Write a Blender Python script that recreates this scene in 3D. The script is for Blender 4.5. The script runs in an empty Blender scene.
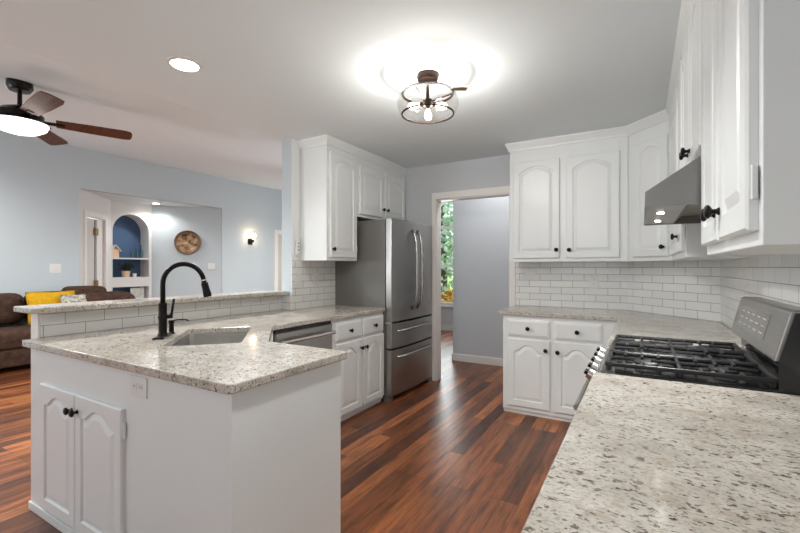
import bpy, bmesh, math, random
from mathutils import Vector, Matrix
random.seed(7)
S = bpy.context.scene
C = S.collection
PI = math.pi

# ------------------------------------------------------------------ camera, world, light, exposure
cam = bpy.data.cameras.new('camera')
cam.sensor_width = 36.0
cam.lens = 415.3 / 800 * 36
cam.shift_y = 0.0009
cam.clip_start = 0.02
co = bpy.data.objects.new('camera', cam); C.objects.link(co)
co.location = (0, 0, 1.308)
co.rotation_euler = (math.radians(90), 0, math.radians(30.22))
S.camera = co
S.view_settings.view_transform = 'Standard'
S.view_settings.look = 'None'
S.view_settings.exposure = 1.38
S.view_settings.gamma = 1.0
S.view_settings.use_curve_mapping = False
wd = bpy.data.worlds.new('sky'); S.world = wd
wd.use_nodes = True
bg = wd.node_tree.nodes['Background']
bg.inputs[0].default_value = (0.93, 0.97, 1.0, 1)
bg.inputs[1].default_value = 0.8

def lamp(name, kind, loc, energy, color=(1, 1, 1), size=0.05, rot=(0, 0, 0), sx=None, sy=None, spot=None, parent=None):
    l = bpy.data.lights.new(name, kind); l.energy = energy; l.color = color
    if kind == 'AREA':
        if sx: l.shape = 'RECTANGLE'; l.size = sx; l.size_y = sy
        else: l.shape = 'DISK'; l.size = size
    else:
        l.shadow_soft_size = size
    if spot: l.spot_size = math.radians(spot); l.spot_blend = 0.6
    o = bpy.data.objects.new(name, l); C.objects.link(o)
    o.location = loc; o.rotation_euler = rot
    return o
WARM = (1.0, 0.965, 0.92); NEUT = (0.985, 0.985, 0.975); DAY = (0.94, 0.975, 1.0)
# daylight through the hallway window
lamp('daylight_and_fill', 'AREA', (-3.3, 7.8, 1.6), 13, (0.9, 0.96, 1), rot=(math.radians(-90), 0, 0), sx=1.1, sy=2.1)
# unseen fill lamps added behind the photographer and at both living room ends
lamp('daylight_and_fill', 'AREA', (-1.3, -2.58, 1.55), 9, DAY, rot=(math.radians(172), 0, 0), sx=1.3, sy=1.15)
lamp('daylight_and_fill', 'AREA', (-5.4, -3.18, 1.5), 62, DAY, rot=(math.radians(165), 0, 0), sx=2.3, sy=1.3)
lamp('daylight_and_fill', 'AREA', (-5.0, 8.22, 1.7), 16, DAY, rot=(math.radians(-115), 0, 0), sx=2.2, sy=1.5)
lamp('hall_fill', 'AREA', (-1.5, 4.95, 2.86), 5.5, NEUT, size=0.3)  # added fill above the hall, out of view, to brighten its wall
# kitchen downlight in view, plus unseen fill spots added over and behind the photographer
for (x, y, w, sp) in ((-2.297, 1.457, 5, 160), (-0.72, 1.18, 24, 120), (-0.45, -1.3, 10, 95)):
    lamp('downlight_and_fill', 'SPOT', (x, y, 2.455), w, NEUT, size=0.06, spot=sp)
# unseen fill spot added behind the photographer, aimed at the back of the kitchen
lamp('back_fill', 'SPOT', (-0.95, -0.9, 2.36), 34, NEUT, size=0.12, rot=(math.radians(81), 0, math.radians(2)), spot=52)
# unseen fill spots added under the living room ceiling, then the fan's bowl
for (x, y) in ((-6.5, 0.7), (-5.0, 6.4), (-4.2, 3.4)):
    lamp('downlight_and_fill', 'SPOT', (x, y, 2.45 + 0.148 * (-2.9 - x)), 84, NEUT, size=0.08, spot=172)
lamp('fan_glow', 'SPOT', (-3.82, 1.19, 2.225), 56, NEUT, size=0.15, spot=176)

# ------------------------------------------------------------------ materials
def mat(name, col=(0.8, 0.8, 0.8), rough=0.5, metal=0.0, spec=0.5, emis=None, es=0, coat=0):
    m = bpy.data.materials.new(name); m.use_nodes = True
    b = m.node_tree.nodes['Principled BSDF']
    b.inputs['Base Color'].default_value = (*col, 1)
    b.inputs['Roughness'].default_value = rough
    b.inputs['Metallic'].default_value = metal
    b.inputs['Specular IOR Level'].default_value = spec
    if coat: b.inputs['Coat Weight'].default_value = coat
    if emis:
        b.inputs['Emission Color'].default_value = (*emis, 1); b.inputs['Emission Strength'].default_value = es
    return m

def srgb(r, g, b):
    f = lambda c: (c / 255 / 12.92) if c / 255 <= 0.04045 else ((c / 255 + 0.055) / 1.055) ** 2.4
    return (f(r), f(g), f(b))

class NT:
    def __init__(s, m): s.t = m.node_tree; s.b = s.t.nodes['Principled BSDF']
    def n(s, typ, **kw):
        x = s.t.nodes.new(typ)
        for k, v in kw.items():
            if k in x.inputs: x.inputs[k].default_value = v
            else: setattr(x, k, v)
        return x
    def l(s, a, b): s.t.links.new(a, b)
    def ramp(s, fac, stops):
        r = s.t.nodes.new('ShaderNodeValToRGB')
        e = r.color_ramp.elements
        while len(e) < len(stops): e.new(0.5)
        for i, (p, c) in enumerate(stops):
            e[i].position = p; e[i].color = (*c, 1)
        s.l(fac, r.inputs[0]); return r.outputs[0]
    def mix(s, fac, a, b, mode='MIX'):
        x = s.t.nodes.new('ShaderNodeMix'); x.data_type = 'RGBA'; x.blend_type = mode
        for v, i in ((fac, 0), (a, 6), (b, 7)):
            if hasattr(v, 'is_linked') or isinstance(v, bpy.types.NodeSocket): s.l(v, x.inputs[i])
            elif i == 0: x.inputs[0].default_value = v
            else: x.inputs[i].default_value = (*v, 1)
        return x.outputs[2]
    def coords(s, scale=(1, 1, 1), kind='Object', rot=(0, 0, 0)):
        tc = s.n('ShaderNodeTexCoord'); mp = s.n('ShaderNodeMapping')
        mp.inputs['Scale'].default_value = scale; mp.inputs['Rotation'].default_value = rot
        s.l(tc.outputs[kind], mp.inputs[0]); return mp.outputs[0]
    def noise(s, vec, scale, detail=3, rough=0.5):
        x = s.n('ShaderNodeTexNoise'); s.l(vec, x.inputs['Vector'])
        x.inputs['Scale'].default_value = scale; x.inputs['Detail'].default_value = detail
        x.inputs['Roughness'].default_value = rough; return x.outputs[0]

def plaster(name, col, rough=0.6, bump=0.03):
    m = mat(name, col, rough, spec=0.3); t = NT(m)
    f = t.noise(t.coords(), 90, 2)
    b = t.n('ShaderNodeBump'); b.inputs['Strength'].default_value = bump; b.inputs['Distance'].default_value = 0.01
    t.l(f, b.inputs['Height']); t.l(b.outputs[0], t.b.inputs['Normal'])
    return m

M_ceil = plaster('ceiling_paint', srgb(231, 238, 241), 0.8)
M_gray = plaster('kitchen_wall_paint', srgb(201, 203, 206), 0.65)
M_blue = plaster('living_wall_paint', srgb(196, 205, 209), 0.65)
M_hallwhite = plaster('alcove_paint', srgb(226, 224, 222), 0.6)
M_navy = plaster('navy_paint', srgb(74, 98, 130), 0.6)
M_trim = mat('trim_paint', srgb(238, 233, 228), 0.35)
M_cab = mat('cabinet_paint', srgb(230, 232, 231), 0.32)
M_cabin = mat('cabinet_shadow_gap', srgb(225, 222, 216), 0.5)
M_bronze = mat('dark_bronze', (0.012, 0.010, 0.009), 0.32, 0.7)
M_black = mat('black_iron', (0.012, 0.012, 0.013), 0.42, 0.2)
M_blackgloss = mat('black_enamel', (0.008, 0.008, 0.009), 0.14, 0.0)
M_chrome = mat('chrome', (0.75, 0.74, 0.72), 0.15, 1.0)
M_white = mat('white_plastic', srgb(226, 225, 222), 0.35)
M_slot = mat('dark_slot', (0.05, 0.05, 0.05), 0.5)
M_screen = mat('display_grey', srgb(92, 90, 87), 0.25)
M_brass = mat('aged_brass', (0.35, 0.24, 0.10), 0.35, 1.0)
M_rust = mat('rubbed_bronze', (0.022, 0.011, 0.007), 0.35, 0.8)
M_glow = mat('lamp_glow', (1, 1, 1), 0.5, emis=(1, 0.95, 0.86), es=9)
M_bowl = mat('fan_bowl_glow', (0.9, 0.9, 0.9), 0.4, emis=(1, 0.95, 0.88), es=2.2)

def steel(name, col, rough, axis):
    m = mat(name, col, rough, 1.0); t = NT(m)
    sc = {'z': (160, 160, 1.5), 'y': (160, 1.5, 160), 'x': (1.5, 160, 160)}[axis]
    f = t.noise(t.coords(sc), 3, 3)
    r = t.n('ShaderNodeMapRange'); t.l(f, r.inputs[0])
    r.inputs[3].default_value = rough - 0.07; r.inputs[4].default_value = rough + 0.10
    t.l(r.outputs[0], t.b.inputs['Roughness'])
    return m
M_steel = steel('brushed_steel', (0.40, 0.39, 0.375), 0.30, 'z')
M_steelh = steel('brushed_steel_across', (0.42, 0.41, 0.39), 0.30, 'y')
M_darksteel = steel('dark_steel', (0.20, 0.195, 0.19), 0.35, 'y')
M_hood = steel('hood_steel', (0.27, 0.26, 0.25), 0.33, 'y')
M_sink = mat('sink_steel', (0.66, 0.65, 0.63), 0.24, 1.0)
M_handle = mat('satin_steel', (0.50, 0.49, 0.47), 0.26, 1.0)
M_greyside = mat('fridge_side_grey', srgb(112, 110, 106), 0.45, 0.1)

def granite():
    m = mat('granite', rough=0.14, spec=0.9); t = NT(m)
    v = t.coords((1, 1, 1)); vs = t.coords((0.9, 1.35, 1.35), rot=(0, 0, math.radians(35)))
    cloud = t.noise(v, 7, 5, 0.65)
    base = t.ramp(cloud, [(0.32, srgb(176, 169, 158)), (0.5, srgb(198, 192, 181)), (0.70, srgb(218, 213, 205))])
    fine = t.noise(vs, 130, 3, 0.6)
    fmask = t.ramp(fine, [(0.50, (0, 0, 0)), (0.62, (1, 1, 1))])
    c1 = t.mix(fmask, base, t.mix(0.5, base, srgb(140, 128, 114)))
    tan = t.ramp(t.noise(vs, 20, 4, 0.65), [(0.55, (0, 0, 0)), (0.68, (0.8, 0.8, 0.8))])
    c2 = t.mix(tan, c1, srgb(174, 160, 142))
    speck = t.ramp(t.noise(vs, 75, 3, 0.55), [(0.585, (0, 0, 0)), (0.64, (1, 1, 1))])
    c3 = t.mix(speck, c2, srgb(112, 103, 94))
    sp2 = t.ramp(t.noise(vs, 46, 3, 0.6), [(0.63, (0, 0, 0)), (0.67, (1, 1, 1))])
    c4 = t.mix(sp2, c3, srgb(80, 70, 62))
    t.l(c4, t.b.inputs['Base Color'])
    return m
M_granite = granite()

def tile():
    m = mat('subway_tile', rough=0.16); t = NT(m)
    tc = t.n('ShaderNodeTexCoord')
    br = t.n('ShaderNodeTexBrick'); t.l(tc.outputs['UV'], br.inputs['Vector'])
    br.offset = 0.5
    for k, v in {'Scale': 1.0, 'Mortar Size': 0.0017, 'Mortar Smooth': 0.1, 'Brick Width': 0.2046, 'Row Height': 0.0655, 'Bias': 0.0}.items():
        br.inputs[k].default_value = v
    br.inputs['Color1'].default_value = (*srgb(236, 235, 232), 1)
    br.inputs['Color2'].default_value = (*srgb(229, 228, 226), 1)
    br.inputs['Mortar'].default_value = (*srgb(135, 131, 126), 1)
    t.l(br.outputs['Color'], t.b.inputs['Base Color'])
    b = t.n('ShaderNodeBump'); b.inputs['Strength'].default_value = 0.5; b.inputs['Distance'].default_value = 0.002; b.invert = True
    t.l(br.outputs['Fac'], b.inputs['Height']); t.l(b.outputs[0], t.b.inputs['Normal'])
    rg = t.n('ShaderNodeMapRange'); t.l(br.outputs['Fac'], rg.inputs[0]); rg.inputs[3].default_value = 0.16; rg.inputs[4].default_value = 0.8
    t.l(rg.outputs[0], t.b.inputs['Roughness'])
    return m
M_tile = tile()

def wood_floor():
    m = mat('hardwood', rough=0.32); t = NT(m)
    v = t.coords((1, 1, 1), rot=(0, 0, math.radians(90)))
    br = t.n('ShaderNodeTexBrick'); t.l(v, br.inputs['Vector'])
    br.offset = 0.37; br.offset_frequency = 3
    for k, x in {'Scale': 1.0, 'Mortar Size': 0.0012, 'Mortar Smooth': 0.0, 'Brick Width': 1.15, 'Row Height': 0.098, 'Bias': 0.0}.items():
        br.inputs[k].default_value = x
    br.inputs['Color1'].default_value = (0, 0, 0, 1); br.inputs['Color2'].default_value = (1, 1, 1, 1)
    br.inputs['Mortar'].default_value = (0.4, 0.4, 0.4, 1)
    plank = t.ramp(br.outputs['Color'], [(0.0, srgb(84, 50, 35)), (0.35, srgb(116, 68, 41)), (0.7, srgb(148, 90, 52)), (1.0, srgb(182, 116, 70))])
    streak = t.noise(t.coords((13, 1.1, 1)), 2.2, 5, 0.66)
    sm = t.ramp(streak, [(0.36, (0.34, 0.30, 0.29)), (0.5, (0.88, 0.86, 0.85)), (0.64, (1.35, 1.2, 1.1))])
    c = t.mix(0.9, plank, sm, 'MULTIPLY')
    fine = t.ramp(t.noise(t.coords((90, 3, 1)), 3, 3, 0.6), [(0.35, (0.72, 0.70, 0.68)), (0.6, (1.08, 1.06, 1.05))])
    c = t.mix(0.8, c, fine, 'MULTIPLY')
    c = t.mix(br.outputs['Fac'], c, srgb(40, 22, 14))
    t.l(c, t.b.inputs['Base Color'])
    return m
M_floor = wood_floor()

def walnut(name, a, b):
    m = mat(name, rough=0.4); t = NT(m)
    f = t.noise(t.coords((3, 40, 40)), 1.5, 4, 0.6)
    t.l(t.ramp(f, [(0.3, a), (0.7, b)]), t.b.inputs['Base Color']); return m
M_blade = walnut('walnut_blade', srgb(70, 42, 32), srgb(112, 70, 52))
def fabric(name, a, b, sc=60):
    m = mat(name, rough=0.9, spec=0.1); t = NT(m)
    t.l(t.ramp(t.noise(t.coords(), sc, 4, 0.7), [(0.35, a), (0.65, b)]), t.b.inputs['Base Color']); return m
M_sofa = fabric('brown_microfibre', srgb(58, 43, 36), srgb(82, 62, 51), 14)
M_yellow = fabric('yellow_cotton', srgb(186, 140, 26), srgb(206, 160, 38), 30)
M_patt = fabric('grey_print', srgb(90, 88, 84), srgb(206, 200, 188), 34)
M_grass = fabric('lawn_green', srgb(130, 168, 86), srgb(196, 222, 140), 6)
M_leaf = fabric('leaf_green', srgb(120, 152, 128), srgb(200, 216, 196), 3)
M_leafy = fabric('autumn_leaf', srgb(150, 96, 40), srgb(206, 168, 92), 3)
M_bark = fabric('bark', srgb(66, 52, 42), srgb(104, 86, 70), 9)
M_clay = mat('bisque', srgb(226, 192, 160), 0.6)
M_plant = mat('dark_leaf', srgb(40, 52, 40), 0.6)

def glassy(name, tint, rough, fac):
    m = bpy.data.materials.new(name); m.use_nodes = True; nt = m.node_tree
    nt.nodes.remove(nt.nodes['Principled BSDF']); out = nt.nodes['Material Output']
    tr = nt.nodes.new('ShaderNodeBsdfTransparent'); tr.inputs[0].default_value = (*tint, 1)
    gl = nt.nodes.new('ShaderNodeBsdfGlossy'); gl.inputs['Roughness'].default_value = rough
    mx = nt.nodes.new('ShaderNodeMixShader')
    fr = nt.nodes.new('ShaderNodeLayerWeight'); fr.inputs[0].default_value = fac
    nt.links.new(fr.outputs['Facing'], mx.inputs[0]); nt.links.new(tr.outputs[0], mx.inputs[1]); nt.links.new(gl.outputs[0], mx.inputs[2])
    nt.links.new(mx.outputs[0], out.inputs[0]); return m
M_glass = glassy('clear_glass', (0.96, 0.95, 0.93), 0.03, 0.12)
M_pane = glassy('window_glass', (0.97, 0.99, 0.98), 0.0, 0.05)
M_bottle = glassy('aqua_glass', (0.62, 0.78, 0.80), 0.05, 0.3)
def bulbmat():
    m = bpy.data.materials.new('lit_bulb'); m.use_nodes = True; nt = m.node_tree
    nt.nodes.remove(nt.nodes['Principled BSDF']); out = nt.nodes['Material Output']
    tr = nt.nodes.new('ShaderNodeBsdfTransparent'); em = nt.nodes.new('ShaderNodeEmission'); ad = nt.nodes.new('ShaderNodeAddShader')
    em.inputs[0].default_value = (1, 0.82, 0.60, 1); em.inputs[1].default_value = 3.0
    nt.links.new(tr.outputs[0], ad.inputs[0]); nt.links.new(em.outputs[0], ad.inputs[1]); nt.links.new(ad.outputs[0], out.inputs[0]); return m
M_bulb = bulbmat()

# ------------------------------------------------------------------ geometry helpers
def nb(): return bmesh.new()
def box(bm, x0, x1, y0, y1, z0, z1):
    v = [bm.verts.new(p) for p in ((x0, y0, z0), (x1, y0, z0), (x1, y1, z0), (x0, y1, z0), (x0, y0, z1), (x1, y0, z1), (x1, y1, z1), (x0, y1, z1))]
    for f in ((3, 2, 1, 0), (4, 5, 6, 7), (0, 1, 5, 4), (1, 2, 6, 5), (2, 3, 7, 6), (3, 0, 4, 7)): bm.faces.new([v[i] for i in f])
    return bm
def bx(*a): return box(nb(), *a)
def prism(bm, poly, z0, z1, top=True, bottom=True):
    a = [bm.verts.new((x, y, z0)) for x, y in poly]; b = [bm.verts.new((x, y, z1)) for x, y in poly]
    n = len(poly)
    for i in range(n): bm.faces.new((a[i], a[(i + 1) % n], b[(i + 1) % n], b[i]))
    if bottom: bm.faces.new(a[::-1])
    if top: bm.faces.new(b)
    return bm
def prism_y(bm, poly, y0, y1):     # polygon in (x, z), extruded along y
    a = [bm.verts.new((x, y0, z)) for x, z in poly]; b = [bm.verts.new((x, y1, z)) for x, z in poly]
    n = len(poly)
    for i in range(n): bm.faces.new((a[i], a[(i + 1) % n], b[(i + 1) % n], b[i]))
    bm.faces.new(a[::-1]); bm.faces.new(b); return bm
def lathe(bm, prof, seg=24, M=None, cap=True):
    rings = []
    for r, z in prof:
        if r < 1e-6: rings.append([bm.verts.new((0, 0, z))])
        else: rings.append([bm.verts.new((r * math.cos(2 * PI * i / seg), r * math.sin(2 * PI * i / seg), z)) for i in range(seg)])
    allv = [v for r in rings for v in r]
    for a, b in zip(rings, rings[1:]):
        for i in range(seg):
            j = (i + 1) % seg
            if len(a) == 1 and len(b) == 1: continue
            if len(a) == 1: bm.faces.new((a[0], b[i], b[j]))
            elif len(b) == 1: bm.faces.new((a[i], a[j], b[0]))
            else: bm.faces.new((a[i], a[j], b[j], b[i]))
    if cap:
        for r in (rings[0], rings[-1]):
            if len(r) > 2: bm.faces.new(r)
    if M is not None: bmesh.ops.transform(bm, matrix=M, verts=allv)
    return bm
def tube(bm, pts, r, seg=8, closed=False):
    pts = [Vector(p) for p in pts]; n = len(pts); rings = []
    rs = r if isinstance(r, (list, tuple)) else [r] * n
    up = None
    for i, p in enumerate(pts):
        if closed: d = pts[(i + 1) % n] - pts[i - 1]
        else: d = pts[min(i + 1, n - 1)] - pts[max(i - 1, 0)]
        d.normalize()
        if up is None:
            up = Vector((0, 0, 1)) if abs(d.z) < 0.9 else Vector((1, 0, 0))
        a = d.cross(up)
        if a.length < 1e-4: a = d.cross(Vector((0, 1, 0)))
        a.normalize(); up2 = a.cross(d).normalized(); up = up2
        rings.append([bm.verts.new(p + rs[i] * (a * math.cos(2 * PI * k / seg) + up2 * math.sin(2 * PI * k / seg))) for k in range(seg)])
    m = n if closed else n - 1
    for i in range(m):
        a, b = rings[i], rings[(i + 1) % n]
        for k in range(seg): bm.faces.new((a[k], a[(k + 1) % seg], b[(k + 1) % seg], b[k]))
    if not closed: bm.faces.new(rings[0][::-1]); bm.faces.new(rings[-1])
    return bm
def frame_of(o): return Matrix.Translation(o.location) @ Matrix.Rotation(o.rotation_euler.z, 4, 'Z')
def obj(name, bm, m, parent=None, world=False, bevel=0, smooth=False, seg=2, label=None):
    if world and parent is not None:
        bmesh.ops.transform(bm, matrix=frame_of(parent).inverted(), verts=bm.verts)
    bmesh.ops.recalc_face_normals(bm, faces=bm.faces)
    me = bpy.data.meshes.new(name); bm.to_mesh(me); bm.free()
    for k in (m if isinstance(m, (list, tuple)) else [m]): me.materials.append(k)
    if smooth:
        for p in me.polygons: p.use_smooth = True
    o = bpy.data.objects.new(name, me); C.objects.link(o)
    if parent is not None: o.parent = parent
    if smooth == 'auto':
        md = o.modifiers.new('edge', 'EDGE_SPLIT'); md.split_angle = math.radians(40)
    if bevel:
        md = o.modifiers.new('bevel', 'BEVEL'); md.width = bevel; md.segments = seg; md.limit_method = 'ANGLE'; md.angle_limit = math.radians(40)
    if label: o['label'] = label
    return o
def link_mesh(name, me, parent, loc, rot=None, bevel=0):
    o = bpy.data.objects.new(name, me); C.objects.link(o); o.parent = parent; o.location = loc
    if rot: o.rotation_euler = rot
    return o
def thing(name, label, cat, loc=(0, 0, 0), rotz=0, group=None):
    o = bpy.data.objects.new(name, None); C.objects.link(o); o.empty_display_size = 0.1
    o.location = loc; o.rotation_euler = (0, 0, rotz)
    return tag(o, label, cat, group)
def tag(o, label, cat, group=None):
    o['label'] = label; o['category'] = cat; o['kind'] = 'thing'
    if group: o['group'] = group
    return o
def struct(name, bm, m, **k):
    o = obj(name, bm, m, **k); o['kind'] = 'structure'; return o

# ------------------------------------------------------------------ room shell
CZ = 2.49
XL, XR, YB = -2.787, 0.496, 4.34          # kitchen left wall, right wall, back wall
struct('floor', bx(-9.6, 2.2, -3.2, 8.0, -0.05, 0), M_floor)
# kitchen ceiling, then the living room ceiling that slopes up to its far wall
struct('ceiling_kitchen', bx(-2.90, 0.9, -3.2, YB, CZ, CZ + 0.1), M_ceil)
XW = -7.7
zs = lambda x: CZ + 0.148 * (-2.90 - x)
bm = prism_y(nb(), [(-2.90, CZ), (XW - 0.1, zs(XW - 0.1)), (XW - 0.1, zs(XW) + 0.1), (-2.90, CZ + 0.1)], -3.2, YB + 0.06)
prism_y(bm, [(-4.06, zs(-4.06)), (XW - 0.1, zs(XW - 0.1)), (XW - 0.1, zs(XW) + 0.1), (-4.06, zs(-4.06) + 0.1)], YB + 0.06, 8.4)
struct('ceiling_living', bm, M_ceil)
# wall behind the photographer with a window
bm = nb()
box(bm, -2.90, -2.0, -2.72, -2.6, 0, CZ); box(bm, -0.6, 0.62, -2.72, -2.6, 0, CZ); box(bm, -2.0, -0.6, -2.72, -2.6, 0, 0.95); box(bm, -2.0, -0.6, -2.72, -2.6, 2.15, CZ)
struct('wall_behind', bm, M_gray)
bm = nb()
box(bm, XW, -6.6, -3.32, -3.2, 0, 3.2); box(bm, -4.2, -2.9, -3.32, -3.2, 0, 3.2); box(bm, -6.6, -4.2, -3.32, -3.2, 0, 0.8); box(bm, -6.6, -4.2, -3.32, -3.2, 2.2, 3.2)
struct('wall_living_behind', bm, M_blue)
struct('wall_behind_side', bx(-3.02, -2.9, -3.2, -2.6, 0, CZ), M_blue)
# right wall, short diagonal behind the corner, back wall with the doorway
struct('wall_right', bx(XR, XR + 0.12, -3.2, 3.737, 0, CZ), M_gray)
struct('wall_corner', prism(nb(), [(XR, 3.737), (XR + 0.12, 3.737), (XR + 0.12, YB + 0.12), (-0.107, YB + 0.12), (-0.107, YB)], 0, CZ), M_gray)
DX0, DX1, DZ = -2.045, -1.193, 2.085
bm = nb()
box(bm, -4.12, DX0, YB, YB + 0.12, 0, 2.9); box(bm, DX1, -0.107, YB, YB + 0.12, 0, 2.9); box(bm, DX0, DX1, YB, YB + 0.12, DZ, 2.9)
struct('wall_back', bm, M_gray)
struct('wall_left', bx(XL - 0.123, XL, 2.80, YB, 0, CZ), M_blue)
# door casing around the opening
bm = nb()
box(bm, DX0 - 0.05, DX0, YB - 0.018, YB, 0, DZ + 0.075); box(bm, DX1, DX1 + 0.057, YB - 0.018, YB, 0, DZ + 0.075)
box(bm, DX0, DX1, YB - 0.018, YB, DZ, DZ + 0.075)
box(bm, DX0, DX0 + 0.006, YB, YB + 0.12, 0, DZ); box(bm, DX1 - 0.012, DX1, YB, YB + 0.12, 0, DZ); box(bm, DX0, DX1, YB, YB + 0.12, DZ - 0.012, DZ)
struct('trim_1', bm, M_trim, bevel=0.004)
# hallway
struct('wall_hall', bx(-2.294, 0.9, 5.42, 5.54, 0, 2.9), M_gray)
bm = nb(); box(bm, -2.306, 0.9, 5.405, 5.42, 0, 0.10); box(bm, -2.308, -2.294, 5.405, 5.55, 0, 0.10)
struct('baseboard_hall', bm, M_trim, bevel=0.004)
struct('ceiling_hall', bx(-4.12, 0.9, YB + 0.12, 8.0, 2.9, 3.0), M_ceil)
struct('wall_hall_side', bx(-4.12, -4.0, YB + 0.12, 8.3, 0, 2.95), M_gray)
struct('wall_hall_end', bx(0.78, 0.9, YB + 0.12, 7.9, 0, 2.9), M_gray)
WX0, WX1, WZ0, WZ1 = -3.88, -2.75, 0.53, 2.70
bm = nb()
box(bm, -4.0, WX0, 7.9, 8.02, 0, 2.9); box(bm, WX1, 0.9, 7.9, 8.02, 0, 2.9)
box(bm, WX0, WX1, 7.9, 8.02, 0, WZ0); box(bm, WX0, WX1, 7.9, 8.02, WZ1, 2.9)
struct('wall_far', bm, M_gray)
struct('baseboard_far', bx(-4.0, 0.78, 7.884, 7.9, 0, 0.12), M_trim)
win = bpy.data.objects.new('window_1', None); C.objects.link(win); win.location = ((WX0 + WX1) / 2, 7.9, WZ0); win['kind'] = 'structure'
bm = nb()
box(bm, WX0 - 0.08, WX0, 7.88, 7.9, WZ0 - 0.08, WZ1 + 0.08); box(bm, WX1, WX1 + 0.08, 7.88, 7.9, WZ0 - 0.08, WZ1 + 0.08)
box(bm, WX0, WX1, 7.88, 7.9, WZ1, WZ1 + 0.08)
obj('casing', bm, M_trim, win, world=True)
obj('sill', bx(WX0 - 0.1, WX1 + 0.1, 7.84, 7.93, WZ0 - 0.04, WZ0), M_trim, win, world=True)
bm = nb()
for zc in (WZ0 + 0.02, 1.33, 2.13, WZ1 - 0.02): box(bm, WX0, WX1, 7.93, 7.97, zc - 0.025, zc + 0.025)
for xc in (WX0 + 0.02, WX1 - 0.02): box(bm, xc - 0.02, xc + 0.02, 7.93, 7.97, WZ0, WZ1)
obj('sash', bm, M_trim, win, world=True)
obj('pane', bx(WX0, WX1, 7.948, 7.952, WZ0, WZ1), M_pane, win, world=True)
# living room far wall with the bay opening (recess) cut into it
OY0, OY1, OZ = 3.126, 5.716, 2.56
bm = nb()
box(bm, XW - 0.12, XW, -3.2, OY0, 0, zs(XW)); box(bm, XW - 0.12, XW, OY1, 8.4, 0, zs(XW)); box(bm, XW - 0.12, XW, OY0, OY1, OZ, zs(XW))
struct('wall_living', bm, M_blue)
struct('baseboard_living', bx(XW, XW + 0.015, OY1, 8.3, 0, 0.12), M_trim)
struct('wall_living_end', bx(XW, -4.0, 8.3, 8.4, 0, 3.3), M_blue)
P1, P2 = (-8.53, 3.96), (-8.55, 4.72)
struct('ceiling_alcove', prism(nb(), [(XW - 0.12, OY0 - 0.05), (XW - 0.12, OY1 + 0.05), (-9.3, OY1 + 0.05), (-9.3, OY0 - 0.05)], OZ, OZ + 0.06), M_ceil)
bm = nb(); prism(bm, [P2, (XW - 0.02, OY1), (XW - 0.1, OY1 + 0.08), (P2[0] - 0.02, P2[1] + 0.13)], 0, OZ)
struct('wall_alcove_art', bm, M_blue)
# alcove wall with door opening (45 degrees)
W0 = Vector((XW - 0.0, OY0, 0)); dW = (Vector((P1[0], P1[1], 0)) - W0); LW = dW.length; aW = math.atan2(dW.y, dW.x)
def wall45(bm, s0, s1, z0, z1, t0=0, t1=-0.1):   # along the wall from W0; thickness to the back
    M = Matrix.Translation(W0) @ Matrix.Rotation(aW, 4, 'Z')
    b2 = nb(); box(b2, s0, s1, -t1, -t0, z0, z1) if False else box(b2, s0, s1, min(t0, t1), max(t0, t1), z0, z1)
    bmesh.ops.transform(b2, matrix=M, verts=b2.verts)
    me = bpy.data.meshes.new('t'); b2.to_mesh(me); b2.free(); bm.from_mesh(me); bpy.data.meshes.remove(me)
    return bm
D0, D1, DT = 0.22, 0.93, 2.16
bm = nb()
wall45(bm, 0.0, D0, 0, OZ, 0, 0.1); wall45(bm, D1, LW, 0, OZ, 0, 0.1); wall45(bm, D0, D1, DT, OZ, 0, 0.1)
struct('wall_alcove_door', bm, M_hallwhite)
bm = nb()
wall45(bm, D0 - 0.08, D0, 0, DT + 0.08, -0.018, 0); wall45(bm, D1, D1 + 0.08, 0, DT + 0.08, -0.018, 0); wall45(bm, D0, D1, DT, DT + 0.08, -0.018, 0)
struct('trim_2', bm, M_trim)
dr = bpy.data.objects.new('door_1', None); C.objects.link(dr); dr['kind'] = 'structure'; dr.location = (XW - 0.3, OY0 + 0.3, 0)
obj('door_panel', wall45(nb(), D0 + 0.02, D0 + 0.40, 0.01, DT - 0.02, 0.04, 0.08), mat('door_shade_paint', srgb(214, 210, 204), 0.4), dr, world=True)
obj('door_edge', wall45(nb(), D0 + 0.47, D1 - 0.005, 0.01, DT - 0.02, 0.03, 0.07), M_trim, dr, world=True)
for z in (1.02, 1.92):
    obj('hinge', wall45(nb(), D0 + 0.36, D0 + 0.46, z - 0.06, z + 0.06, 0.0, 0.034), M_brass, dr, world=True)
obj('door_gap', wall45(nb(), D0 + 0.40, D0 + 0.47, 0.01, DT - 0.02, 0.06, 0.09), M_slot, dr, world=True)
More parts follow.
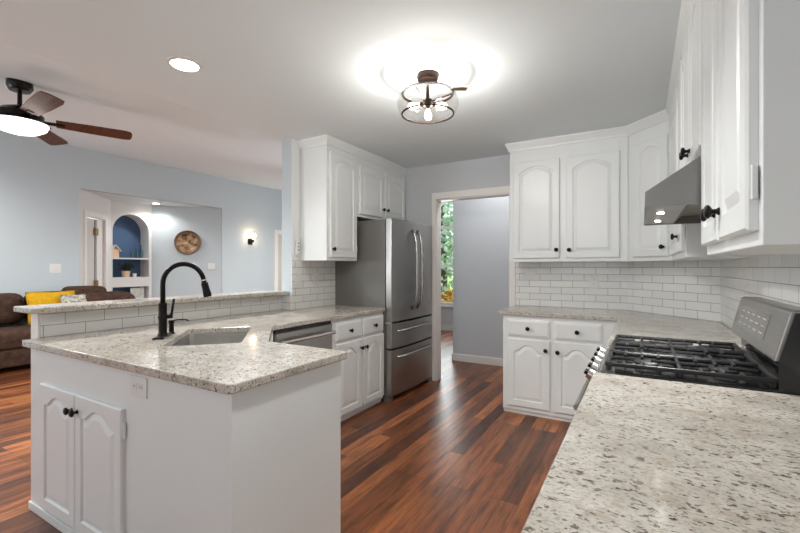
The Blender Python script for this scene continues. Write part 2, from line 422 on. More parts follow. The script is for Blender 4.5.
# arched niche wall: faces +x at x = -8.53 .. -8.55, niche 0.3 deep
def niche():
    y0, y1 = 3.995, 4.665; yc = (y0 + y1) / 2; r = (y1 - y0) / 2; zsp = 2.33 - r; n = 20
    loop = [(y0, 0.3)] + [(yc - r * math.cos(PI * i / n), zsp + r * math.sin(PI * i / n)) for i in range(n + 1)] + [(y1, 0.3)]
    X = lambda y: P1[0] + (P2[0] - P1[0]) * (y - P1[1]) / (P2[1] - P1[1])
    bm = nb()
    inn = [bm.verts.new((X(y), y, z)) for y, z in loop]
    out = []
    for i, (y, z) in enumerate(loop):
        if i == 0: q = (P1[1], 0.3)
        elif i == len(loop) - 1: q = (P2[1], 0.3)
        elif i == 1: q = (P1[1], zsp)
        elif i == len(loop) - 2: q = (P2[1], zsp)
        else:
            t = (y - y0) / (y1 - y0); q = (P1[1] + t * (P2[1] - P1[1]), OZ)
        out.append(bm.verts.new((X(q[0]), q[0], q[1])))
    ca = bm.verts.new((X(P1[1]), P1[1], OZ)); cb = bm.verts.new((X(P2[1]), P2[1], OZ))
    for i in range(len(loop) - 1): bm.faces.new((inn[i], inn[i + 1], out[i + 1], out[i]))
    bm.faces.new((out[1], ca, out[2])); bm.faces.new((out[-2], out[-3], cb))
    bk = [bm.verts.new((-8.86, y, z)) for y, z in loop]
    for i in range(len(loop) - 1): bm.faces.new((inn[i], bk[i], bk[i + 1], inn[i + 1]))
    f = bm.faces.new((inn[0], inn[-1], bk[-1], bk[0]))
    lo = [bm.verts.new(p) for p in ((X(P1[1]), P1[1], 0), (X(P2[1]), P2[1], 0))]
    bm.faces.new((out[0], inn[0], inn[-1], out[-1], lo[1], lo[0]))
    struct('wall_alcove_arch', bm, M_hallwhite)
    bm = nb(); bm.faces.new([bm.verts.new((-8.855, y, z)) for y, z in loop]); struct('wall_niche_back', bm, M_navy)
    a = thing('niche_shelf', 'thin white shelf under the arch, holding birdhouse and glass bottles', 'shelf', (-8.86, y0, 1.47))
    obj('board', bx(-8.85, -8.545, y0 + 0.002, y1 - 0.002, 1.462, 1.488), M_hallwhite, a, world=True)
    b = thing('niche_ledge', 'thick white boxed ledge in the arched niche, under the potted plant', 'shelf', (-8.86, y0, 1.0))
    obj('box_front', bx(-8.85, -8.545, y0 + 0.002, y1 - 0.002, 0.93, 1.115), M_hallwhite, b, world=True)
    c = thing('niche_base_shelf', 'lowest white shelf of the arched niche, under the picture frame', 'shelf', (-8.86, y0, 0.7))
    obj('board', bx(-8.85, -8.545, y0 + 0.002, y1 - 0.002, 0.60, 0.66), M_hallwhite, c, world=True)
niche()

# backsplash tile panels, UV in metres along and up
def tiles(name, p0, p1, z0, z1, shift=0.0, t=0.008):
    p0 = Vector((*p0, 0)); p1 = Vector((*p1, 0)); d = (p1 - p0); L = d.length; d.normalize()
    nrm = Vector((d.y, -d.x, 0))          # front side lies to the right of p0 -> p1
    bm = nb(); uv = bm.loops.layers.uv.new('uv')
    vs = []
    for k in (0, 1):
        off = nrm * (t * k)
        vs += [bm.verts.new(p0 + off + Vector((0, 0, z0))), bm.verts.new(p1 + off + Vector((0, 0, z0))), bm.verts.new(p1 + off + Vector((0, 0, z1))), bm.verts.new(p0 + off + Vector((0, 0, z1)))]
    for f in ((4, 5, 6, 7), (3, 2, 1, 0), (0, 4, 7, 3), (1, 2, 6, 5), (7, 6, 2, 3), (0, 1, 5, 4)):
        fc = bm.faces.new([vs[i] for i in f])
        for lp in fc.loops:
            q = lp.vert.co; lp[uv].uv = ((q - p0).dot(d) + shift + 10.23, q.z - 0.914 + 0.0655 * 40)
    me = bpy.data.meshes.new(name); bmesh.ops.recalc_face_normals(bm, faces=bm.faces); bm.to_mesh(me); bm.free(); me.materials.append(M_tile)
    o = bpy.data.objects.new(name, me); C.objects.link(o); o['kind'] = 'structure'; return o
ZU = 1.358
tiles('wall_tile_back', (DX1 + 0.057, YB), (-0.107, YB), 0.914, ZU + 0.02, 0.06)
tiles('wall_tile_corner', (-0.107, YB), (XR, 3.737), 0.914, ZU + 0.02, 0.04)
tiles('wall_tile_right', (XR, 3.737), (XR, -1.6), 0.914, 1.76, 0.02)
tiles('wall_tile_left', (XL, 2.80), (XL, 3.43), 0.914, 1.39, 0.06)
# half wall carrying the bar ledge
BX = -2.91
struct('trim_5', bx(XL, XL + 0.006, 2.802, 2.900, 1.37, CZ), M_cab)
struct('wall_bar', bx(BX - 0.095, BX, 0.985, 2.80, 0, 1.053), M_trim)
tiles('wall_tile_bar', (BX, 0.994), (BX, 2.80), 0.914, 1.053, 0.09)
tiles('wall_tile_return', (BX, 2.80), (XL + 0.008, 2.80), 0.914, 1.053, 0.0)

# crown moulding along the tops of the wall cabinets
def crown(name, path, closed=False):
    bm = nb(); prof = [(0.0, 2.415), (0.010, 2.415), (0.013, 2.43), (0.031, 2.465), (0.037, 2.475), (0.037, CZ), (0.0, CZ)]
    P = [Vector((*p, 0)) for p in path]; n = len(P); rings = []
    for i in range(n):
        d1 = (P[i] - P[i - 1]).normalized() if i > 0 else (P[1] - P[0]).normalized()
        d2 = (P[i + 1] - P[i]).normalized() if i < n - 1 else d1
        n1 = Vector((d1.y, -d1.x, 0)); n2 = Vector((d2.y, -d2.x, 0)); b = (n1 + n2); b = b / max(b.dot(n1), 0.2)
        rings.append([bm.verts.new(P[i] + b * o + Vector((0, 0, z))) for o, z in prof])
    for a, b in zip(rings, rings[1:]):
        for k in range(len(prof)): bm.faces.new((a[k], a[(k + 1) % len(prof)], b[(k + 1) % len(prof)], b[k]))
    bm.faces.new(rings[0]); bm.faces.new(rings[-1][::-1])
    return struct(name, bm, M_cab)

# ------------------------------------------------------------------ cabinet kit (local: x along the front, front face at y = 0, back at +y)
bm = lathe(nb(), [(0.0085, 0), (0.0085, 0.003), (0.0055, 0.006), (0.0055, 0.014), (0.011, 0.017), (0.0155, 0.021), (0.0155, 0.026), (0.011, 0.030), (0, 0.031)], 16, Matrix.Rotation(PI / 2, 4, 'X'))
bmesh.ops.recalc_face_normals(bm, faces=bm.faces)
ME_knob = bpy.data.meshes.new('knob'); bm.to_mesh(ME_knob); bm.free(); ME_knob.materials.append(M_bronze)
ME_knob.transform(Matrix.Diagonal((1.14, 1.05, 1.14, 1)))
for p in ME_knob.polygons: p.use_smooth = True
bm = nb(); box(bm, -0.006, 0.006, -0.004, 0.004, -0.03, 0.03); lathe(bm, [(0.005, -0.032), (0.005, 0.032)], 8)
ME_hinge = bpy.data.meshes.new('hinge'); bm.to_mesh(ME_hinge); bm.free(); ME_hinge.materials.append(M_cab)

def panel_mesh(x0, x1, z0, z1, rise, pw, m=0.055, t=0.02):
    """raised panel front with an arched (rise > 0) or square panel"""
    K = 25 if rise else 2
    ss = [1 - 2 * i / (K - 1) for i in range(K)]
    def outer(i, y):
        return [(x0 + i, y, z0 + i), (x1 - i, y, z0 + i)] + [((x0 + x1) / 2 + s * ((x1 - x0) / 2 - i), y, z1 - i) for s in ss]
    def inner(d, y):
        hw = (x1 - x0) / 2 - m - d
        g = (lambda s: 1)
        if rise and pw < 1: g = lambda s: max(0.0, math.cos(PI / 2 * s)) ** pw
        elif rise: g = lambda s: 0.5 * (1 + math.cos(PI * min(1.0, abs(s) / 0.86) ** 1.35))
        return [((x0 + x1) / 2 - hw, y, z0 + m + d), ((x0 + x1) / 2 + hw, y, z0 + m + d)] + \
               [((x0 + x1) / 2 + s * hw, y, z1 - m * 0.9 - d - rise * (1 - g(s))) for s in ss]
    loops = [outer(0, 0), outer(0, -t + 0.005), outer(0.005, -t), inner(0, -t), inner(0.006, -t + 0.009), inner(0.013, -t + 0.009), inner(0.036, -t + 0.001)]
    bm = nb(); R = [[bm.verts.new(p) for p in lp] for lp in loops]
    for a, b in zip(R, R[1:]):
        n = len(a)
        for i in range(n): bm.faces.new((a[i], a[(i + 1) % n], b[(i + 1) % n], b[i]))
    bm.faces.new(R[-1]); bm.faces.new(R[0][::-1])
    return bm
def door(root, x0, x1, z0, z1, rise=0.05, pw=2.0, knob=None, hinge=None, y=0.0):
    o = obj('door', panel_mesh(x0, x1, z0, z1, rise, pw), M_cab, root); o.location.y = y
    if knob: link_mesh('knob', ME_knob, o, (knob[0], -0.02, knob[1]))
    if hinge:
        hx = x0 - 0.006 if hinge == 'l' else x1 + 0.006
        for z in (z0 + 0.09, z1 - 0.09): link_mesh('hinge', ME_hinge, o, (hx, -0.008, z))
    return o
def drawer(root, x0, x1, z0, z1, knob=True):
    bm = nb(); R = []
    for i, y in ((0, 0), (0, -0.011), (0.005, -0.014), (0.016, -0.0185), (0.020, -0.020)):
        R.append([bm.verts.new(p) for p in ((x0 + i, y, z0 + i), (x1 - i, y, z0 + i), (x1 - i, y, z1 - i), (x0 + i, y, z1 - i))])
    for p, q2 in zip(R, R[1:]):
        for i in range(4): bm.faces.new((p[i], p[(i + 1) % 4], q2[(i + 1) % 4], q2[i]))
    bm.faces.new(R[-1]); bm.faces.new(R[0][::-1])
    o = obj('drawer', bm, M_cab, root)
    if knob: link_mesh('knob', ME_knob, o, ((x0 + x1) / 2, -0.02, (z0 + z1) / 2))
    return o

# ---- back wall cabinets
t = thing('base_cabinet', 'white base cabinet under the back counter, two drawers over two arched doors', 'cabinet', (-1.09, 3.73, 0))
obj('body', bx(0, 0.955, 0, 0.60, 0.035, 0.877), M_cab, t, bevel=0.002)
obj('base_strip', bx(0.0, 0.955, 0.02, 0.06, 0, 0.035), M_cab, t)
drawer(t, 0.045, 0.41, 0.695, 0.845); drawer(t, 0.445, 0.81, 0.695, 0.845)
door(t, 0.045, 0.41, 0.075, 0.672, 0.06, 1.5, (0.378, 0.592), 'l'); door(t, 0.445, 0.81, 0.075, 0.672, 0.06, 1.5, (0.475, 0.587), 'r')

t = thing('wall_cabinet', 'white two-door wall cabinet left of the corner, above the back counter', 'cabinet', (-1.098, 3.985, ZU))
obj('body', bx(0, 0.997, 0, 0.345, 0, CZ - ZU - 0.06), M_cab, t, bevel=0.002)
door(t, 0.035, 0.455, 0.033, 0.94, 0.06, 0.8, (0.43, 0.108), 'l'); door(t, 0.51, 0.935, 0.033, 0.94, 0.06, 0.8, (0.538, 0.105), 'r')

# diagonal corner wall cabinet
q = 0.5 ** 0.5
t = thing('corner_cabinet', 'white angled wall cabinet with a single arched door across the kitchen corner', 'cabinet', (-0.10, 3.983, ZU), -PI / 4)
bm = nb(); prism(bm, [(-0.099, 3.985), (0.189, 3.697), (0.189, 3.655), (XR - 0.012, 3.655), (XR - 0.012, 3.730), (-0.099, YB - 0.020)], ZU, CZ - 0.06)
obj('body', bm, M_cab, t, world=True)
door(t, 0.065, 0.39, 0.033, 0.95, 0.06, 0.8, (0.36, 0.105), 'l')

# right wall: cabinet between corner and hood
t = thing('wall_cabinet', 'white wall cabinet on the right wall between corner and hood', 'cabinet', (0.19, 3.65, ZU), -PI / 2)
obj('body', bx(0, 1.155, 0, 0.30, 0, CZ - ZU - 0.06), M_cab, t, bevel=0.002)
door(t, 0.80, 1.125, 0.033, 1.0, 0.06, 1.3, (0.885, 0.12), 'r'); door(t, 0.05, 0.77, 0.033, 1.0, 0.075, 1.3)
# over the hood
t = thing('wall_cabinet', 'short white wall cabinet above the steel hood, two black knobs', 'cabinet', (0.19, 2.492, 1.70), -PI / 2)
obj('body', bx(0, 0.762, 0, 0.30, 0, CZ - 1.70 - 0.06), M_cab, t, bevel=0.002)
door(t, 0.03, 0.37, 0.03, 0.66, 0.06, 1.3, (0.345, 0.085)); door(t, 0.395, 0.735, 0.03, 0.66, 0.06, 1.3, (0.42, 0.085))
# near one
t = thing('wall_cabinet', 'tall white wall cabinet nearest the camera at the right edge, above the granite', 'cabinet', (0.19, 1.728, 1.348), -PI / 2)
obj('body', bx(0, 0.743, 0, 0.30, 0, CZ - 1.348 - 0.06), M_cab, t, bevel=0.002)
door(t, 0.03, 0.358, 0.03, 1.02, 0.06, 1.3, (0.335, 0.102)); door(t, 0.386, 0.715, 0.03, 1.02, 0.06, 1.3, (0.410, 0.102), 'r')
crown('trim_3', [(-1.098, YB), (-1.098, 3.985), (-0.10, 3.985), (0.19, 3.695), (0.19, 0.985), (XR, 0.985)])

# ---- left wall cabinets (face +x): local x = +y
t = thing('wall_cabinet', 'tall white wall cabinet with one arched door left of the refrigerator', 'cabinet', (-2.457, 2.902, 1.370), PI / 2)
obj('body', bx(0, 0.463, 0, 0.328, 0, CZ - 1.370 - 0.06), M_cab, t, bevel=0.002)
door(t, 0.04, 0.44, 0.03, 0.99, 0.055, 0.8, (0.066, 0.105), 'r')
t = thing('wall_cabinet', 'short white wall cabinet with two arched doors above the refrigerator', 'cabinet', (-2.457, 3.367, 1.815), PI / 2)
obj('body', bx(0, 0.97, 0, 0.328, 0, CZ - 1.815 - 0.06), M_cab, t, bevel=0.002)
door(t, 0.025, 0.47, 0.03, 0.53, 0.05, 0.8, (0.445, 0.118), 'l'); door(t, 0.50, 0.945, 0.03, 0.53, 0.05, 0.8, (0.53, 0.118), 'r')
crown('trim_4', [(XL, 2.902), (-2.457, 2.902), (-2.457, YB)])
t = thing('base_cabinet', 'white base cabinet between dishwasher and refrigerator, two drawers over two doors', 'cabinet', (-2.18, 2.633, 0), PI / 2)
obj('body', bx(0, 0.779, 0, 0.60, 0.035, 0.877), M_cab, t, bevel=0.002)
obj('base_strip', bx(0, 0.779, 0.02, 0.06, 0, 0.035), M_cab, t)
drawer(t, 0.045, 0.405, 0.69, 0.845); drawer(t, 0.43, 0.77, 0.69, 0.845)
door(t, 0.045, 0.405, 0.065, 0.668, 0.055, 1.5, (0.385, 0.592)); door(t, 0.43, 0.77, 0.065, 0.668, 0.055, 1.5, (0.452, 0.592))

# ---- peninsula
PX0, PX1, PY0, PY1 = -2.87, -1.215, 0.941, 1.535
t = thing('peninsula_cabinet', 'white peninsula base with two arched doors on its near face', 'cabinet', (PX0, PY0, 0))
bm = nb(); prism(bm, [(PX0, PY0), (PX1, PY0), (PX1, PY1), (-1.715, PY1), (-2.18, 2.0), (-2.18, 2.018), (PX0, 2.018)], 0.0, 0.877, top=False)
obj('body', bm, M_cab, t, world=True)
obj('base_strip', bx(0, 1.0, -0.012, 0, 0, 0.045), M_cab, t, bevel=0.004)
obj('corner_bead', bx(PX1 - PX0 - 0.012, PX1 - PX0 + 0.003, -0.003, 0.02, 0, 0.876), M_cab, t)
door(t, 0.165, 0.552, 0.065, 0.706, 0.05, 1.5, (0.528, 0.63)); door(t, 0.557, 0.968, 0.065, 0.706, 0.05, 1.5, (0.583, 0.63), 'r')

def plate(name, label, loc, rotz, w, h, kind, group=None):
    t = thing(name, label, 'outlet' if kind == 'outlet' else 'switch', loc, rotz, group)
    obj('cover_plate', bx(-w / 2, w / 2, -0.006, 0, -h / 2, h / 2), M_white, t, bevel=0.002)
    if kind == 'outlet':
        for s in (-1, 1):
            hz = w > h
            cx, cz = (s * w * 0.19, 0) if hz else (0, s * h * 0.19)
            r = obj('socket', bx(cx - 0.015, cx + 0.015, -0.008, -0.005, cz - 0.014, cz + 0.014), M_white, t, bevel=0.001)
            b = nb()
            for q2 in (-0.006, 0.006): box(b, cx + q2 - 0.0012, cx + q2 + 0.0012, -0.0085, -0.0078, cz - 0.002, cz + 0.006)
            obj('slots', b, M_slot, r)
    else:
        n = 2 if w > h else 1
        for i in range(n):
            cx = (i - (n - 1) / 2) * 0.046
            obj('rocker', bx(cx - 0.016, cx + 0.016, -0.010, -0.005, -0.03, 0.03), M_white, t, bevel=0.001)
    return t
plate('wall_outlet', 'white outlet on the peninsula face, right of the cabinet doors', (-1.795, PY0, 0.815), 0, 0.125, 0.085, 'outlet')
plate('wall_switch', 'white double switch plate on the back tiles near the doorway', (-0.98, YB - 0.008, 1.255), 0, 0.118, 0.075, 'switch')
plate('wall_outlet', 'white outlet on the back tiles under the two-door wall cabinet', (-0.39, YB - 0.008, 1.17), 0, 0.075, 0.118, 'outlet')
plate('wall_switch', 'white switch on the left tiles nearest the bar ledge', (XL + 0.008, 2.875, 1.19), PI / 2, 0.072, 0.118, 'switch')
plate('wall_outlet', 'white outlet on the left tiles beside the refrigerator', (XL + 0.008, 3.12, 1.19), PI / 2, 0.072, 0.118, 'outlet')
plate('wall_switch', 'white switch plate on the living room wall behind the sofa', (XW, 2.815, 1.29), PI / 2, 0.145, 0.14, 'switch')
plate('wall_switch', 'white switch plate on the alcove wall below the round wall plate', (-7.83, 5.554, 1.33), math.atan2(OY1 - P2[1], XW - P2[0]), 0.14, 0.135, 'switch')
t = thing('remote_holder', 'small white remote in a holder beside the left wall cabinet', 'remote', (XL + 0.006, 2.857, 1.48), PI / 2)
obj('holder', bx(-0.026, 0.026, -0.014, 0, -0.07, 0.03), M_white, t, bevel=0.003)
obj('remote', bx(-0.021, 0.021, -0.026, -0.012, -0.05, 0.075), M_white, t, bevel=0.004)
b = nb(); [box(b, -0.008, 0.008, -0.0275, -0.0255, z - 0.006, z + 0.006) for z in (0.05, 0.02, -0.01)]
obj('buttons', b, M_greyside, t)

# ------------------------------------------------------------------ counters
def slab(name, outer, z0, z1, hole=None, label='', cat='countertop'):
    bm = nb(); z = z1
    eds = []
    for lp in [outer] + ([hole] if hole else []):
        vs = [bm.verts.new((x, y, z)) for x, y in lp]
        for i in range(len(vs)): eds.append(bm.edges.new((vs[i], vs[(i + 1) % len(vs)])))
    bmesh.ops.triangle_fill(bm, use_beauty=True, use_dissolve=True, edges=eds)
    top = bm.faces[:]
    ret = bmesh.ops.extrude_face_region(bm, geom=top)
    vs = [g for g in ret['geom'] if isinstance(g, bmesh.types.BMVert)]
    bmesh.ops.translate(bm, verts=vs, vec=(0, 0, z0 - z1))
    o = obj(name, bm, M_granite, bevel=0.006, seg=3)
    tag(o, label, cat); return o
def rrect(cx, cy, L, W, r, ang, n=5):
    pts = []
    for sx, sy, a0 in ((1, 1, 0), (-1, 1, 90), (-1, -1, 180), (1, -1, 270)):
        for i in range(n + 1):
            a = math.radians(a0 + 90 * i / n)
            pts.append((sx * (L / 2 - r) + r * math.cos(a), sy * (W / 2 - r) + r * math.sin(a)))
    c, s = math.cos(ang), math.sin(ang)
    return [(cx + c * x - s * y, cy + s * x + c * y) for x, y in pts]
SC, SA = (-2.155, 1.535), math.radians(135)
ZC0, ZC1 = 0.879, 0.914
slab('granite_countertop', [(-2.901, 0.912), (-1.203, 0.912), (-1.19, 0.924), (-1.19, 1.56), (-1.72, 1.56), (-2.154, 1.99), (-2.154, 3.414), (XL + 0.009, 3.414), (XL + 0.009, 2.791), (-2.901, 2.791)],
     ZC0, ZC1, rrect(*SC, 0.61, 0.375, 0.025, SA), 'speckled pale granite top of the L-shaped peninsula around the sink')
slab('granite_countertop', [(-0.157, -0.9), (XR - 0.009, -0.9), (XR - 0.009, 1.722), (-0.157, 1.722)], ZC0, ZC1, None, 'speckled granite top in the right foreground, near side of the range')
slab('granite_countertop', [(-0.157, 2.496), (XR - 0.009, 2.496), (XR - 0.009, 3.73), (-0.111, YB - 0.010), (DX1 + 0.059, YB - 0.010), (DX1 + 0.059, 3.703), (-0.157, 3.703)], ZC0, ZC1, None,
     'speckled granite top along the back wall and round the corner beyond the range')
slab('bar_ledge', [(-3.08, 0.93), (-2.845, 0.93), (-2.82, 0.955), (-2.82, 2.789), (-3.08, 2.789)], 1.055, 1.087, None, 'raised granite bar ledge along the top of the tiled half wall', 'bar ledge')

# hidden run of base cabinets under the right hand tops
t = thing('base_cabinet', 'white base cabinet under the foreground granite top', 'cabinet', (-0.13, 1.722, 0), -PI / 2)
obj('body', bx(0, 2.60, 0, 0.618, 0.0, 0.877), M_cab, t)
for k in range(4): door(t, 0.03 + k * 0.64, 0.63 + k * 0.64, 0.07, 0.84, 0.05, 2.0, (0.07 + k * 0.64, 0.78))
t = thing('corner_base_cabinet', 'white corner base cabinet between back cabinet and range', 'cabinet', (-0.13, 3.70, 0), -PI / 2)
obj('body', prism(nb(), [(-0.13, 2.497), (XR - 0.002, 2.497), (XR - 0.002, 3.734), (-0.108, YB - 0.003), (-0.13, YB - 0.003)], 0, 0.877), M_cab, t, world=True)
door(t, 0.56, 1.14, 0.075, 0.84, 0.055, 1.5, (0.61, 0.76))

# ------------------------------------------------------------------ sink, faucet, soap dispenser
t = thing('kitchen_sink', 'undermount stainless steel sink set diagonally in the peninsula granite', 'sink', (SC[0], SC[1], 0.68), SA)
bm = nb()
lo = [rrect(0, 0, 0.655, 0.42, 0.03, 0), rrect(0, 0, 0.615, 0.38, 0.03, 0), rrect(0, 0, 0.60, 0.365, 0.04, 0), rrect(0, 0, 0.52, 0.29, 0.05, 0)]
zz = [0.1985, 0.1985, 0.03, 0.0]
R = [[bm.verts.new((x, y, z)) for x, y in l] for l, z in zip(lo, zz)]
for a, b in zip(R, R[1:]):
    for i in range(len(a)): bm.faces.new((a[i], a[(i + 1) % len(a)], b[(i + 1) % len(a)], b[i]))
bm.faces.new(R[-1])
obj('basin', bm, M_sink, t, smooth='auto')
obj('drain', lathe(nb(), [(0.0, 0.006), (0.03, 0.006), (0.045, 0.004), (0.045, 0.001)], 20), M_chrome, t)
FX = Vector((-2.337, 1.352, 0.914)); e = Vector((q, q, 0)); g = Vector((-q, q, 0))
t = thing('kitchen_faucet', 'black gooseneck kitchen faucet standing behind the sink', 'faucet', FX)
bm = nb(); lathe(bm, [(0.0, 0.0), (0.034, 0.0), (0.034, 0.006), (0.026, 0.012), (0, 0.012)], 20)
bmesh.ops.scale(bm, vec=(1, 1, 1), verts=bm.verts)
b2 = bx(-0.09, 0.09, -0.03, 0.03, 0, 0.008); bmesh.ops.transform(b2, matrix=Matrix.Rotation(SA, 4, 'Z'), verts=b2.verts)
bm.free(); obj('deck_plate', b2, M_bronze, t, bevel=0.004)
obj('body', lathe(nb(), [(0, 0.008), (0.028, 0.008), (0.024, 0.02), (0.022, 0.025), (0.022, 0.10), (0.025, 0.105), (0.025, 0.118), (0.022, 0.122), (0.022, 0.18), (0.024, 0.185), (0.018, 0.195), (0, 0.195)], 20), M_bronze, t, smooth='auto')
pts = [Vector((0, 0, z)) for z in (0.19, 0.23, 0.27, 0.296)]
for i in range(1, 19):
    a = math.radians(171 * i / 18); pts.append(e * (0.107 - 0.107 * math.cos(a)) + Vector((0, 0, 0.300 + 0.112 * math.sin(a))))
last = pts[-1]; dirn = (pts[-1] - pts[-2]).normalized()
obj('neck', tube(nb(), pts, 0.0135, 12), M_bronze, t, smooth=True)
hp = [last + dirn * s for s in (-0.003, 0.012, 0.014, 0.055, 0.085, 0.097)]
obj('spray_head', tube(nb(), hp, [0.0145, 0.0145, 0.019, 0.020, 0.023, 0.022], 14), M_bronze, t, smooth='auto')
obj('collar', tube(nb(), [last - dirn * 0.006, last + dirn * 0.002], 0.0152, 14), M_chrome, t, label='thin chrome collar above the spray head')
h0 = e * 0.02 - g * 0.0 + Vector((0, 0, 0.115))
obj('lever', tube(nb(), [h0 * 1.0, h0 + e * 0.022, h0 + e * 0.026 + Vector((0, 0, 0.02)), h0 + e * 0.036 + Vector((0, 0, 0.10))], [0.013, 0.014, 0.007, 0.0075], 10), M_bronze, t, smooth=True)
t = thing('soap_dispenser', 'black soap dispenser with a thin spout beside the faucet', 'soap dispenser', FX + g * 0.115 + e * 0.015)
obj('body', lathe(nb(), [(0, 0), (0.021, 0), (0.021, 0.005), (0.015, 0.010), (0.013, 0.06), (0.016, 0.065), (0.016, 0.08), (0, 0.083)], 16), M_bronze, t, smooth='auto')
obj('spout', tube(nb(), [(0, 0, 0.075), e * 0.03 + Vector((0, 0, 0.082)), e * 0.075 + Vector((0, 0, 0.082)), e * 0.095 + Vector((0, 0, 0.075))], 0.0045, 8), M_bronze, t, smooth=True)

# ------------------------------------------------------------------ dishwasher
t = thing('dishwasher', 'stainless steel dishwasher under the granite beside the sink', 'dishwasher', (-2.18, 2.022, 0), PI / 2)
obj('body', bx(0.003, 0.603, 0.01, 0.58, 0.0, 0.872), M_black, t)
obj('front_panel', bx(0.006, 0.600, -0.022, 0.01, 0.10, 0.850), M_steelh, t, bevel=0.004)
obj('gap_strip', bx(0.006, 0.600, -0.008, 0.01, 0.852, 0.871), M_blackgloss, t)  # black strip put in for the shaded gap above the front panel
b = nb(); tube(b, [(0.03, -0.062, 0.790), (0.58, -0.062, 0.790)], 0.015, 12)
for x in (0.06, 0.55): tube(b, [(x, -0.06, 0.790), (x, -0.02, 0.790)], 0.008, 8)
obj('handle', b, M_chrome, t, smooth='auto')

# ------------------------------------------------------------------ refrigerator (faces +x)
FY0, FW = 3.422, 0.908
t = thing('refrigerator', 'stainless steel french door refrigerator with two bottom drawers', 'refrigerator', (-2.16, FY0, 0), PI / 2)
obj('body', bx(0, FW, 0.0, 0.622, 0.03, 1.775), M_greyside, t, bevel=0.004, label='matte grey steel side')
def bulge(x): return 0.070 + 0.028 * (1 - ((x - FW / 2) / (FW / 2)) ** 2)
def fdoor(name, x0, x1, z0, z1):
    n = 10; b = nb()
    xs = [x0 + (x1 - x0) * i / n for i in range(n + 1)]
    prism(b, [(x1, -0.004), (x0, -0.004)] + [(x, -bulge(x)) for x in xs], z0, z1)
    return obj(name, b, M_steel, t, bevel=0.006)
c = FW / 2
dL = fdoor('door', 0.002, c - 0.002, 0.775, 1.785); dR = fdoor('door', c + 0.002, FW - 0.002, 0.775, 1.785)
w1 = fdoor('drawer', 0.002, FW - 0.002, 0.515, 0.757); w2 = fdoor('drawer', 0.002, FW - 0.002, 0.055, 0.500)
for d, x in ((dL, c - 0.085), (dR, c + 0.028)):
    pp = []
    for i in range(17):
        s = -1 + 2 * i / 16
        pp.append((x, -bulge(x) + 0.004 - 0.062 * (1 - s ** 4) ** 0.6, 1.285 + 0.41 * s))
    obj('handle', tube(nb(), pp, 0.0155, 10), M_handle, d, smooth=True)
for d, z in ((w1, 0.69), (w2, 0.435)):
    pp = []
    for i in range(17):
        s = -1 + 2 * i / 16
        x = c + 0.36 * s
        pp.append((x, -bulge(x) + 0.004 - 0.045 * (1 - s ** 6) ** 0.6, z + 0.012 * (1 - s * s) - 0.01))
    obj('handle', tube(nb(), pp, 0.0125, 10), M_handle, d, smooth=True)
obj('hinge_bracket', bx(0.0, 0.04, -0.06, 0.0, 0.757, 0.775), M_chrome, t)
obj('kick_plate', bx(0.02, FW - 0.02, -0.02, 0.02, 0.0, 0.05), M_black, t)
obj('foot', bx(0.0, 0.07, -0.05, 0.02, 0.0, 0.05), M_greyside, t); obj('foot', bx(FW - 0.10, FW - 0.01, -0.07, 0.02, 0.0, 0.05), M_greyside, t)

# ------------------------------------------------------------------ range
RY0, RY1 = 1.728, 2.490; RX0 = -0.15
t = thing('gas_range', 'stainless gas range with black grates set into the right counter', 'range', (0.15, 2.109, 0))
def R_(name, bm, m, parent=None, **k): return obj(name, bm, m, t if parent is None else parent, world=parent is None, **k)
R_('body', bx(RX0 + 0.02, 0.47, RY0, RY1, 0.02, 0.895), M_black)
R_('oven_door', bx(RX0 - 0.02, RX0 + 0.02, RY0 + 0.005, RY1 - 0.005, 0.16, 0.80), M_steelh, bevel=0.006)
b = nb(); tube(b, [(RX0 - 0.075, RY0 + 0.05, 0.75), (RX0 - 0.075, RY1 - 0.05, 0.75)], 0.012, 12)
for y in (RY0 + 0.09, RY1 - 0.09): tube(b, [(RX0 - 0.075, y, 0.75), (RX0 - 0.015, y, 0.75)], 0.009, 8)
R_('oven_handle', b, M_steelh, smooth='auto')
R_('bottom_drawer', bx(RX0 - 0.02, RX0 + 0.02, RY0 + 0.005, RY1 - 0.005, 0.03, 0.15), M_steelh, bevel=0.006)
# sloping control panel
R_('control_panel', prism_y(nb(), [(RX0 - 0.030, 0.81), (RX0 + 0.02, 0.81), (-0.085, 0.895), (-0.085, 0.920), (RX0 + 0.015, 0.920)], RY0 + 0.001, RY1 - 0.001), M_darksteel, bevel=0.003)
R_('cooktop', bx(-0.09, 0.405, RY0 + 0.001, RY1 - 0.001, 0.893, 0.922), M_blackgloss, bevel=0.004)
nx, nz = -0.87, 0.49          # panel normal
for k in range(5):
    y = RY0 + 0.115 + k * 0.133
    c0 = Vector((RX0 - 0.010, y, 0.864)); nn = Vector((nx, 0, nz)).normalized()
    M = Matrix.Translation(c0) @ nn.to_track_quat('Z', 'Y').to_matrix().to_4x4()
    kb = R_('burner_knob', lathe(nb(), [(0, 0), (0.028, 0), (0.028, 0.006), (0.023, 0.010), (0.021, 0.034), (0, 0.034)], 18, M), M_chrome, smooth='auto')
    b = nb(); box(b, -0.023, 0.023, -0.006, 0.006, 0.034, 0.047)
    bmesh.ops.transform(b, matrix=M, verts=b.verts)
    bmesh.ops.transform(b, matrix=frame_of(t).inverted(), verts=b.verts)
    obj('grip', b, M_bronze, kb)
